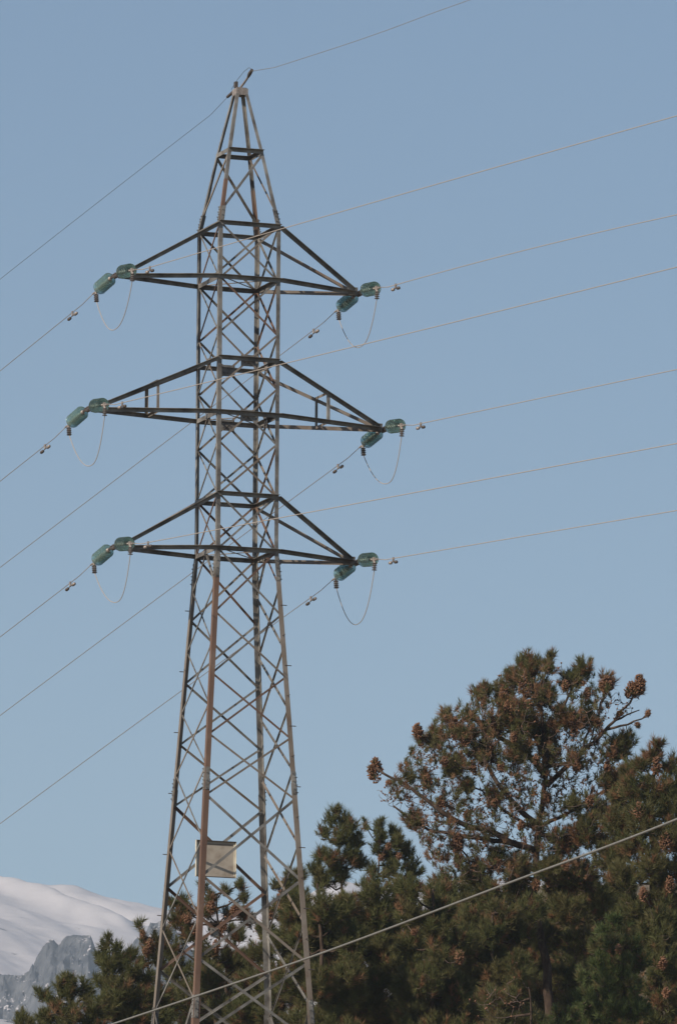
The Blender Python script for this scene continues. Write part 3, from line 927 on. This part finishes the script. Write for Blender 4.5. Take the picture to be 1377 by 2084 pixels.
A_limbs = [[(1087, 1729, 0), (1040, 1716, -.2), (1000, 1694, -.3), (950, 1680, -.4), (915, 1664, -.5), (885, 1641, -.5), (850, 1614, -.5), (815, 1592, -.5), (782, 1576, -.5), (764, 1562, -.5)],
           [(1097, 1682, 0), (1062, 1652, -.3), (1032, 1622, -.5), (1010, 1592, -.6), (992, 1560, -.6), (976, 1530, -.5), (960, 1500, -.4), (934, 1474, -.3), (906, 1452, -.2)],
           [(1112, 1600, 0), (1150, 1562, -.1), (1182, 1532, -.3), (1215, 1502, -.4), (1250, 1467, -.3), (1262, 1448, -.2), (1280, 1430, 0), (1297, 1402, 0)],
           [(1105, 1520, 0), (1062, 1474, .3), (1040, 1430, .3), (1005, 1402, .2), (978, 1405, 0)],
           [(1105, 1500, 0), (1140, 1450, .2), (1163, 1402, .2), (1188, 1356, 0)],
           [(1110, 1570, 0), (1060, 1525, .6), (1000, 1492, .7), (954, 1456, .5), (900, 1500, .3), (855, 1500, 0)],
           [(1097, 1682, 0), (1160, 1652, -.5), (1210, 1622, -.7), (1250, 1595, -.7)],
           [(1090, 1410, 0), (1108, 1372, 0), (1119, 1336, 0)], [(1096, 1440, 0), (1085, 1400, .1), (1072, 1356, .2)],
           [(1235, 1484, -.35), (1262, 1476, -.4), (1290, 1470, -.4), (1306, 1462, -.4), (1316, 1452, -.4)],
           [(1250, 1467, -.3), (1275, 1455, -.1), (1300, 1445, 0)],
           [(1084, 1838, 0), (1110, 1852, -.3), (1150, 1864, -.7), (1190, 1878, -1.0)],
           [(1086, 1790, 0), (1020, 1772, .1), (955, 1752, -.2), (930, 1716, -.3)],
           [(1106, 1577, 0), (1120, 1545, .6), (1118, 1530, 1.0)], [(1112, 1560, 0), (1168, 1552, -.7), (1200, 1480, -.3), (1197, 1462, 0)],
           [(1097, 1690, 0), (1040, 1660, .6), (980, 1610, .9), (949, 1596, .8)], [(1090, 1760, 0), (1150, 1730, .5), (1215, 1655, .8)],
           [(1110, 1590, 0), (1080, 1540, -.6), (1054, 1470, -.6)], [(1095, 1700, 0), (1190, 1700, -.7), (1250, 1730, -.8)],
           [(1050, 1718, -.1), (930, 1700, 0), (870, 1688, .2), (825, 1660, .2), (800, 1640, .2)],
           [(1088, 1820, 0), (1030, 1840, -.8), (990, 1820, -.8)], [(1090, 1860, 0), (1180, 1840, .6), (1220, 1830, .5)], [(1232, 1385, 0), (1226, 1420, 0), (1215, 1460, -.1), (1200, 1510, -.3)]]
A_c = [(1075, 1432, 9, 12, -1.2), (990, 1505, 8, 12, -.4), (960, 1560, 9, 12, -1.2), (905, 1550, 8, 11, -.9), (1045, 1500, 8, 12, -1.5), (1120, 1470, 8, 12, -.9), (1195, 1410, 8, 12, -.3), (1150, 1395, 8, 12, -.4), (1215, 1470, 8, 12, -.6), (1090, 1545, 8, 11, -1.4), (1020, 1560, 8, 11, -1.0), (1235, 1560, 8, 12, -1.2), (1200, 1630, 9, 13, -1.3), (950, 1660, 8, 12, -.9), (1060, 1680, 8, 12, -1.2), (1010, 1760, 8, 13, -.8), (1150, 1760, 8, 12, -1.4), (763, 1568, 17, 28), (849, 1487, 12, 17), (926, 1484, 11, 26), (868, 1592, 12, 18), (896, 1634, 11, 15), (1068, 1396, 15, 28, -.5), (1168, 1474, 13, 30, -.7), (1233, 1392, 17, 18, -.3),
       (1300, 1392, 15, 22, -.1), (1025, 1410, 10, 18, -.2), (1001, 1472, 10, 16, -.5), (945, 1505, 12, 16, -.6), (1172, 1560, 8, 16, -1.0), (930, 1718, 12, 26, -.5), (932, 1752, 10, 16, -.4),
       (1112, 1625, 10, 12, -.6), (1283, 1405, 14, 20, 0), (1034, 1440, 12, 16, -.7), (1245, 1530, 10, 14, -.5), (1090, 1800, 9, 14, -.9), (1008, 1634, 10, 9, -.8), (792, 1592, 7, 5, -.5), (1260, 1452, 7, 6, -.3), (1297, 1475, 3, 6, -.4), (1317, 1452, 5, 8, -.4)]
pine('pine_tree', 'large open crowned pine with dark forked limbs and brown cone clusters, tallest tree at right', 228, [(1118, 2060), (1112, 1970), (1098, 1900), (1085, 1838), (1092, 1760), (1094, 1710), (1103, 1640), (1110, 1577), (1108, 1510), (1100, 1450), (1090, 1405)],
     A_l, 5, A_c, A_limbs, dens=1.3, brown=.20, olive=.5, bare=40, trunk_r=.17, spread=1.2, twig_r=1.1, limb_r=.015, fill=(1800, 900),
     poly=[(790, 1590), (850, 1500), (900, 1450), (960, 1410), (1050, 1350), (1120, 1345), (1200, 1360), (1240, 1400), (1230, 1480), (1270, 1520), (1290, 1620), (1290, 1790), (900, 1790), (840, 1700)],
     barebox=[(830, 1620, 45, 0), (880, 1640, 50, .3), (900, 1690, 50, -.2), (860, 1560, 35, 0), (880, 1530, 40, .2), (960, 1640, 55, .5), (1010, 1660, 50, -.5), (1030, 1580, 50, .6), (1000, 1700, 50, .6), (1060, 1600, 45, -.7),
              (1160, 1600, 45, .4), (1200, 1560, 45, -.3), (1230, 1440, 40, 0), (1260, 1440, 35, .2), (1150, 1640, 40, .5), (1050, 1500, 50, .2), (1100, 1450, 50, .2), (1140, 1500, 45, -.2), (790, 1610, 30, -.3), (950, 1540, 50, .4)])

pine('pine_tree', 'broad pine with rusty shoot tips at the right edge', 223, [(1330, 2084), (1325, 1900), (1330, 1750), (1325, 1650), (1335, 1560), (1338, 1515)],
     [(1337, 1512, 17, 0, .8), (1328, 1535, 22, 0, .7), (1305, 1552, 24, -.3, .3), (1362, 1552, 24, .2, .1), (1385, 1590, 34, 0, .1), (1275, 1562, 26, 0, .2), (1290, 1600, 36, -.6, .45), (1340, 1605, 38, -.4, .4), (1262, 1618, 32, .5, .3), (1370, 1640, 40, -.5, .15), (1310, 1660, 42, -.8, .4),
      (1250, 1670, 34, -.2, .3), (1360, 1700, 44, -.9, .5), (1290, 1715, 42, -.6, .3), (1240, 1740, 36, .1, .2), (1330, 1760, 44, -1.0, .3), (1270, 1780, 42, -.7, .2), (1390, 1770, 44, -.6, .3), (1350, 1830, 44, -.9, .2), (1290, 1850, 44, -.6, .1), (1400, 1870, 50, -.3, .2), (1330, 1920, 50, 0, .1), (1400, 1700, 40, .8)],
     21, [(1335, 1560, 11, 22, -.5), (1300, 1650, 11, 20, -1.1), (1352, 1712, 12, 20, -1.3), (1308, 1820, 9, 16, -1.2), (1265, 1610, 9, 16, -.2), (1362, 1800, 9, 20, -1.3)], dens=1.25, brown=.2, olive=.45, trunk_r=.2)

# small pines left of the big crown, seen against the sky
pine('pine_tree', 'small bushy pine with a pointed top standing alone between pylon and tall pine', 238, [(705, 1960), (700, 1850), (692, 1740), (683, 1660)],
     [(681, 1646, 15, 0), (674, 1664, 16, 0), (700, 1665, 16, .1), (657, 1690, 16, 0), (712, 1680, 19, 0), (690, 1700, 24, -.2), (722, 1705, 22, .3), (654, 1735, 18, 0, .2), (676, 1745, 24, -.3, .2), (712, 1735, 26, 0), (640, 1765, 20, 0), (690, 1775, 26, 0), (730, 1750, 22, .4), (655, 1790, 28, 0)],
     31, dens=1.15, brown=.06, olive=.3, trunk_r=.09, spread=.5)
pine('pine_tree', 'small dark pine with two thin leaders just left of the long bare limb', 242, [(775, 1960), (772, 1850), (770, 1760), (772, 1690)],
     [(742, 1672, 9, 0), (744, 1682, 8, 0), (772, 1675, 15, 0), (775, 1700, 20, 0, .1), (765, 1722, 15, 0), (803, 1690, 16, .3), (810, 1715, 22, 0, .1), (790, 1735, 20, .3), (830, 1730, 22, .5, .2), (755, 1765, 18, 0), (800, 1765, 26, 0), (840, 1765, 26, .3)],
     37, [(790, 1722, 6, 8), (812, 1742, 6, 7), (775, 1745, 6, 7)], dens=1.1, brown=.08, olive=.25, trunk_r=.08, spread=.5)

# front mass of bushy pines between pylon and big pine
def bushes(x0, x1, y0, y1, step, r, seed, top=None):
    q = random.Random(seed); out = []
    y = y0
    while y < y1:
        x = x0 + q.uniform(0, step * .5)
        while x < x1:
            yy = y + q.uniform(-.3, .3) * step
            lim = top(x) if top else -1e9
            if yy - r * .6 > lim:
                out.append((x, yy, r * q.uniform(.8, 1.15), q.uniform(-1, 1) * .9, None))
            x += step * q.uniform(.8, 1.2)
        y += step * .85
    return out
pine('pine_tree', 'full bushy pine filling the gap right beside the pylon legs', 216, [(650, 2084), (655, 1960), (650, 1850), (645, 1800)],
     bushes(590, 720, 1790, 2110, 52, 38, 41, prof([(560, 1850), (600, 1800), (640, 1785), (720, 1800)])), 41, dens=1.05, brown=.14, olive=.35, trunk_r=.13)
pine('pine_tree', 'wide olive green pine under the small pointed pines', 219, [(765, 2084), (765, 1960), (760, 1850), (765, 1800)],
     bushes(700, 830, 1770, 2110, 52, 40, 43, prof([(700, 1785), (760, 1758), (830, 1762)])), 43, dens=1.05, brown=.12, olive=.5, trunk_r=.13)
pine('pine_tree', 'bushy pine with one orange dead sprig below the long bare limb', 217, [(880, 2084), (875, 1960), (880, 1850), (880, 1810)],
     bushes(820, 950, 1776, 2110, 52, 39, 47, prof([(820, 1765), (870, 1760), (950, 1772)])), 47, [(843, 1897, 6, 6, -1.2), (935, 1948, 10, 16, -1.2)], dens=1.0, brown=.2, olive=.4, trunk_r=.13)
pine('pine_tree', 'shadowy pine filling the space left of the tall trunk', 221, [(1000, 2084), (1000, 1960), (1000, 1860)],
     bushes(940, 1085, 1860, 2110, 54, 40, 53), 53, dens=.95, brown=.2, olive=.4, trunk_r=.13)

# behind the pylon
pine('pine_tree', 'pine with brown cones and open tufts showing through the pylon legs', 232, [(440, 2084), (440, 1960), (445, 1880), (440, 1820)],
     [(352, 1832, 18, 0, .3), (372, 1828, 16, .1, .2), (378, 1855, 24, 0, .4), (358, 1868, 22, -.2, .4), (412, 1798, 12, 0, .1), (428, 1822, 18, 0, .6), (424, 1850, 20, 0, .6), (460, 1808, 13, 0, .1), (492, 1800, 15, 0, .1), (496, 1818, 14, 0, .2), (488, 1850, 18, 0, .7), (462, 1855, 14, .2, .5), (505, 1868, 20, 0, .4), (440, 1888, 20, .2, .6),
      (380, 1900, 26, 0, .3), (480, 1900, 24, -.3, .4), (345, 1925, 28, 0, .2), (420, 1935, 30, -.3, .3), (470, 1950, 30, .3, .25), (360, 1970, 34, 0, .15), (430, 1990, 36, -.5, .2), (500, 1960, 30, .2, .3), (380, 2030, 38, 0, .1), (460, 2050, 40, -.4, .2), (330, 2040, 36, 0, .1), (520, 2030, 40, 0, .2)],
     61, [(430, 1845, 9, 14, -.4), (478, 1852, 10, 16, -.3), (382, 1868, 8, 12, -.4), (455, 1885, 8, 12, -.5), (395, 1890, 8, 12, -.3), (440, 1925, 8, 14, -.6)], dens=1.1, brown=.3, olive=.35, trunk_r=.1, spread=.6, bare=16,
     barebox=[(440, 1860, 45, 0), (490, 1890, 40, 0), (400, 1900, 45, 0)])
pine('pine_tree', 'dark pine with a rusty cone column behind the right pylon legs', 226, [(575, 2084), (575, 1960), (578, 1860), (582, 1790)],
     [(584, 1778, 14, 0, .1), (608, 1778, 22, .2, .05), (590, 1800, 20, 0, .3), (562, 1800, 13, 0, .2), (575, 1830, 22, -.2, .6), (612, 1822, 28, 0, .1), (550, 1850, 20, 0, .5), (590, 1862, 30, -.3, .2), (545, 1890, 28, .2, .3), (620, 1880, 34, 0, .1), (575, 1915, 34, -.4, .2), (530, 1935, 32, 0, .2), (610, 1945, 38, -.2, .1), (560, 1985, 40, -.3, .15), (510, 2000, 36, .3, .2), (610, 2020, 42, 0, .1), (545, 2055, 42, 0, .15), (490, 2060, 40, .2, .2)],
     67, [(572, 1835, 11, 24, -.5), (548, 1862, 8, 14, -.4)], dens=1.25, brown=.15, olive=.3, trunk_r=.12, spread=.8)

# left group before the mountain
pine('pine_tree', 'dark conical pine left of the pylon against the snowy rocks', 224, [(235, 2084), (232, 2010), (226, 1950), (222, 1915)],
     [(221, 1908, 10, 0, .1), (212, 1922, 14, 0, .1), (238, 1922, 14, 0, .1), (210, 1945, 18, 0, .1), (245, 1945, 20, 0, .1), (265, 1940, 18, .1, .1), (225, 1965, 24, -.2, .1), (265, 1975, 28, 0, .1), (210, 1995, 24, 0, .1), (245, 2010, 34, -.3, .1), (295, 1990, 26, .2, .25), (285, 2030, 34, 0, .25), (215, 2045, 34, -.3, .1), (325, 2020, 30, .3, .1), (265, 2075, 36, 0, .1), (320, 2075, 36, 0, .1)],
     71, dens=1.25, brown=.08, olive=.22, trunk_r=.1, spread=.7)
pine('pine_tree', 'slender pine topped by one green tuft on a brown cone stem', 230, [(300, 2040), (302, 1990), (300, 1930), (288, 1882)],
     [(285, 1876, 12, 0, .0), (291, 1905, 8, 0, .7), (304, 1920, 14, 0, .6), (318, 1905, 12, .2, .4), (300, 1935, 14, 0, .5), (325, 1925, 16, .2, .3), (320, 1950, 20, 0, .2), (340, 1900, 16, .2, .3), (290, 1955, 18, 0, .4)],
     73, [(291, 1902, 5, 12, -.1), (305, 1922, 9, 11, -.2), (298, 1935, 8, 8, -.3)], dens=1.1, brown=.2, trunk_r=.05, spread=.4)
pine('pine_tree', 'low wide pine at the lower left before the rocky ridge', 222, [(150, 2110), (148, 2050), (140, 1995)],
     [(134, 1984, 14, 0, .2), (122, 2000, 16, 0, .1), (150, 1998, 18, 0, .1), (172, 1998, 14, .1), (140, 2022, 22, 0, .1), (175, 2020, 20, .2, .1), (90, 2022, 15, 0, .2), (78, 2016, 9, 0, .3), (110, 2040, 22, -.2, .1), (150, 2055, 30, -.3, .1), (190, 2050, 28, 0, .1), (95, 2065, 24, 0, .1), (130, 2090, 34, 0, .1), (190, 2090, 34, 0, .1)],
     79, dens=1.25, brown=.1, olive=.25, trunk_r=.08, spread=.5)
pine('pine_tree', 'tip of a small pine poking into the lower left corner', 221, [(52, 2150), (50, 2110), (47, 2062)],
     [(45, 2062, 13, 0, .0), (38, 2078, 16, 0, .1), (60, 2078, 16, 0, .0), (75, 2095, 20, 0, .1), (40, 2105, 24, 0, .1)],
     83, dens=1.2, brown=.04, olive=.2, trunk_r=.05, spread=.4)

# right lower: fresh green young pines in front
pine('pine_tree', 'young bright green pine with upright candles right of the tall trunk', 209, [(1235, 2110), (1232, 2020), (1236, 1920), (1245, 1870)],
     [(1248, 1868, 20, 0, .0), (1228, 1890, 20, 0, .0), (1265, 1888, 22, 0, .05), (1212, 1918, 20, -.2, .0), (1245, 1920, 30, -.4, .15), (1285, 1915, 26, 0, .05), (1222, 1955, 28, -.4, .0), (1262, 1960, 32, -.5, .1), (1300, 1955, 28, .1, .05), (1190, 1985, 24, -.2, .0), (1230, 2000, 32, -.5, .0), (1275, 2005, 34, -.4, .0), (1195, 2035, 32, -.3, .0), (1240, 2050, 36, -.5, .0), (1290, 2050, 36, -.2, .05), (1210, 2090, 36, 0, 0)],
     91, [(1258, 1932, 7, 10, -.8)], dens=1.2, brown=.03, olive=.25, green=FRESH, trunk_r=.08, spread=.6, tuft=.15)
pine('pine_tree', 'dull green pine with rusty patches at the lower right edge', 213, [(1345, 2110), (1345, 2000), (1345, 1880)],
     [(1340, 1862, 26, 0, .1), (1372, 1875, 28, 0, .1), (1315, 1890, 26, 0, .1), (1350, 1910, 34, -.3, .15), (1385, 1930, 34, 0, .2), (1320, 1940, 30, 0, .2), (1352, 1965, 36, -.5, .35), (1390, 1990, 36, -.2, .2), (1325, 2000, 34, -.2, .25), (1360, 2025, 38, -.4, .3), (1320, 2065, 38, 0, .1), (1385, 2075, 38, 0, .15)],
     97, [(1348, 1960, 9, 14, -.9), (1355, 2020, 8, 12, -.9), (1308, 1820, 8, 14, -.5)], dens=1.1, brown=.15, olive=.35, trunk_r=.1, spread=.7)
pine('pine_tree', 'tiny fresh green pine top at the bottom edge below the tall trunk', 207, [(1135, 2140), (1134, 2100), (1134, 2060)],
     [(1134, 2056, 13, 0, 0), (1124, 2075, 16, 0, 0), (1146, 2075, 16, 0, 0), (1110, 2095, 20, 0, 0), (1155, 2095, 22, 0, 0), (1165, 2058, 14, 0, 0)],
     101, dens=1.2, brown=.0, olive=.2, green=FRESH, trunk_r=.04, spread=.3, tuft=.15)
pine('pine_tree', 'scrubby brown green pine low in front of the tall trunk', 215, [(1080, 2130), (1080, 2060), (1075, 2010)],
     bushes(1000, 1130, 2000, 2120, 46, 34, 103, prof([(1000, 2010), (1060, 2005), (1100, 2035), (1130, 2060)])), 103, dens=.85, brown=.3, olive=.4, trunk_r=.08, bare=12, barebox=[(1030, 2030, 50, -.5), (1000, 2050, 50, -.3)])
# deeper trees closing the view
for k, (x0, x1, yt, Y, lab) in enumerate([(840, 1010, 1750, 246, 'dense dark pine behind the left limbs of the tall pine'), (1130, 1290, 1740, 248, 'dense dark pine behind the right side of the tall trunk'),
                                      (620, 800, 1800, 250, 'dark pine far behind the small pointed pine'), (980, 1180, 1840, 243, 'dense dark pine directly behind the tall pine trunk'), (360, 560, 1905, 246, 'dark pine deep behind the middle of the pylon'),
                                      (180, 350, 2000, 240, 'dark pine deep behind the left pylon leg')]):
    xm = (x0 + x1) / 2
    pine('pine_tree', lab, Y, [(xm, 2110), (xm, 1980), (xm, yt + 30)],
         bushes(x0, x1, yt + 15, 2115, 60, 46, 200 + k, prof([(x0, yt + 50), (xm, yt), (x1, yt + 50)])), 200 + k, dens=.9, brown=.15, olive=.3, trunk_r=.14)

# ------------------------------------------------------------------ the air
hz = MB()
hz.box((0, 3330, 385), (4600, 0, 0), (0, 3700, 0), (0, 0, 445))
hm = bpy.data.materials.new('thin_blue_air'); hm.use_nodes = True
nt = hm.node_tree; nt.nodes.clear()
out = nt.nodes.new('ShaderNodeOutputMaterial'); pv = nt.nodes.new('ShaderNodeVolumePrincipled')
pv.inputs['Color'].default_value = (.71, .855, 1.0, 1)
pv.inputs['Density'].default_value = 9.0e-5
pv.inputs['Anisotropy'].default_value = 0.2
nt.links.new(pv.outputs[0], out.inputs['Volume'])
h = hz.build('haze', hm)
tag(h, kind='stuff')
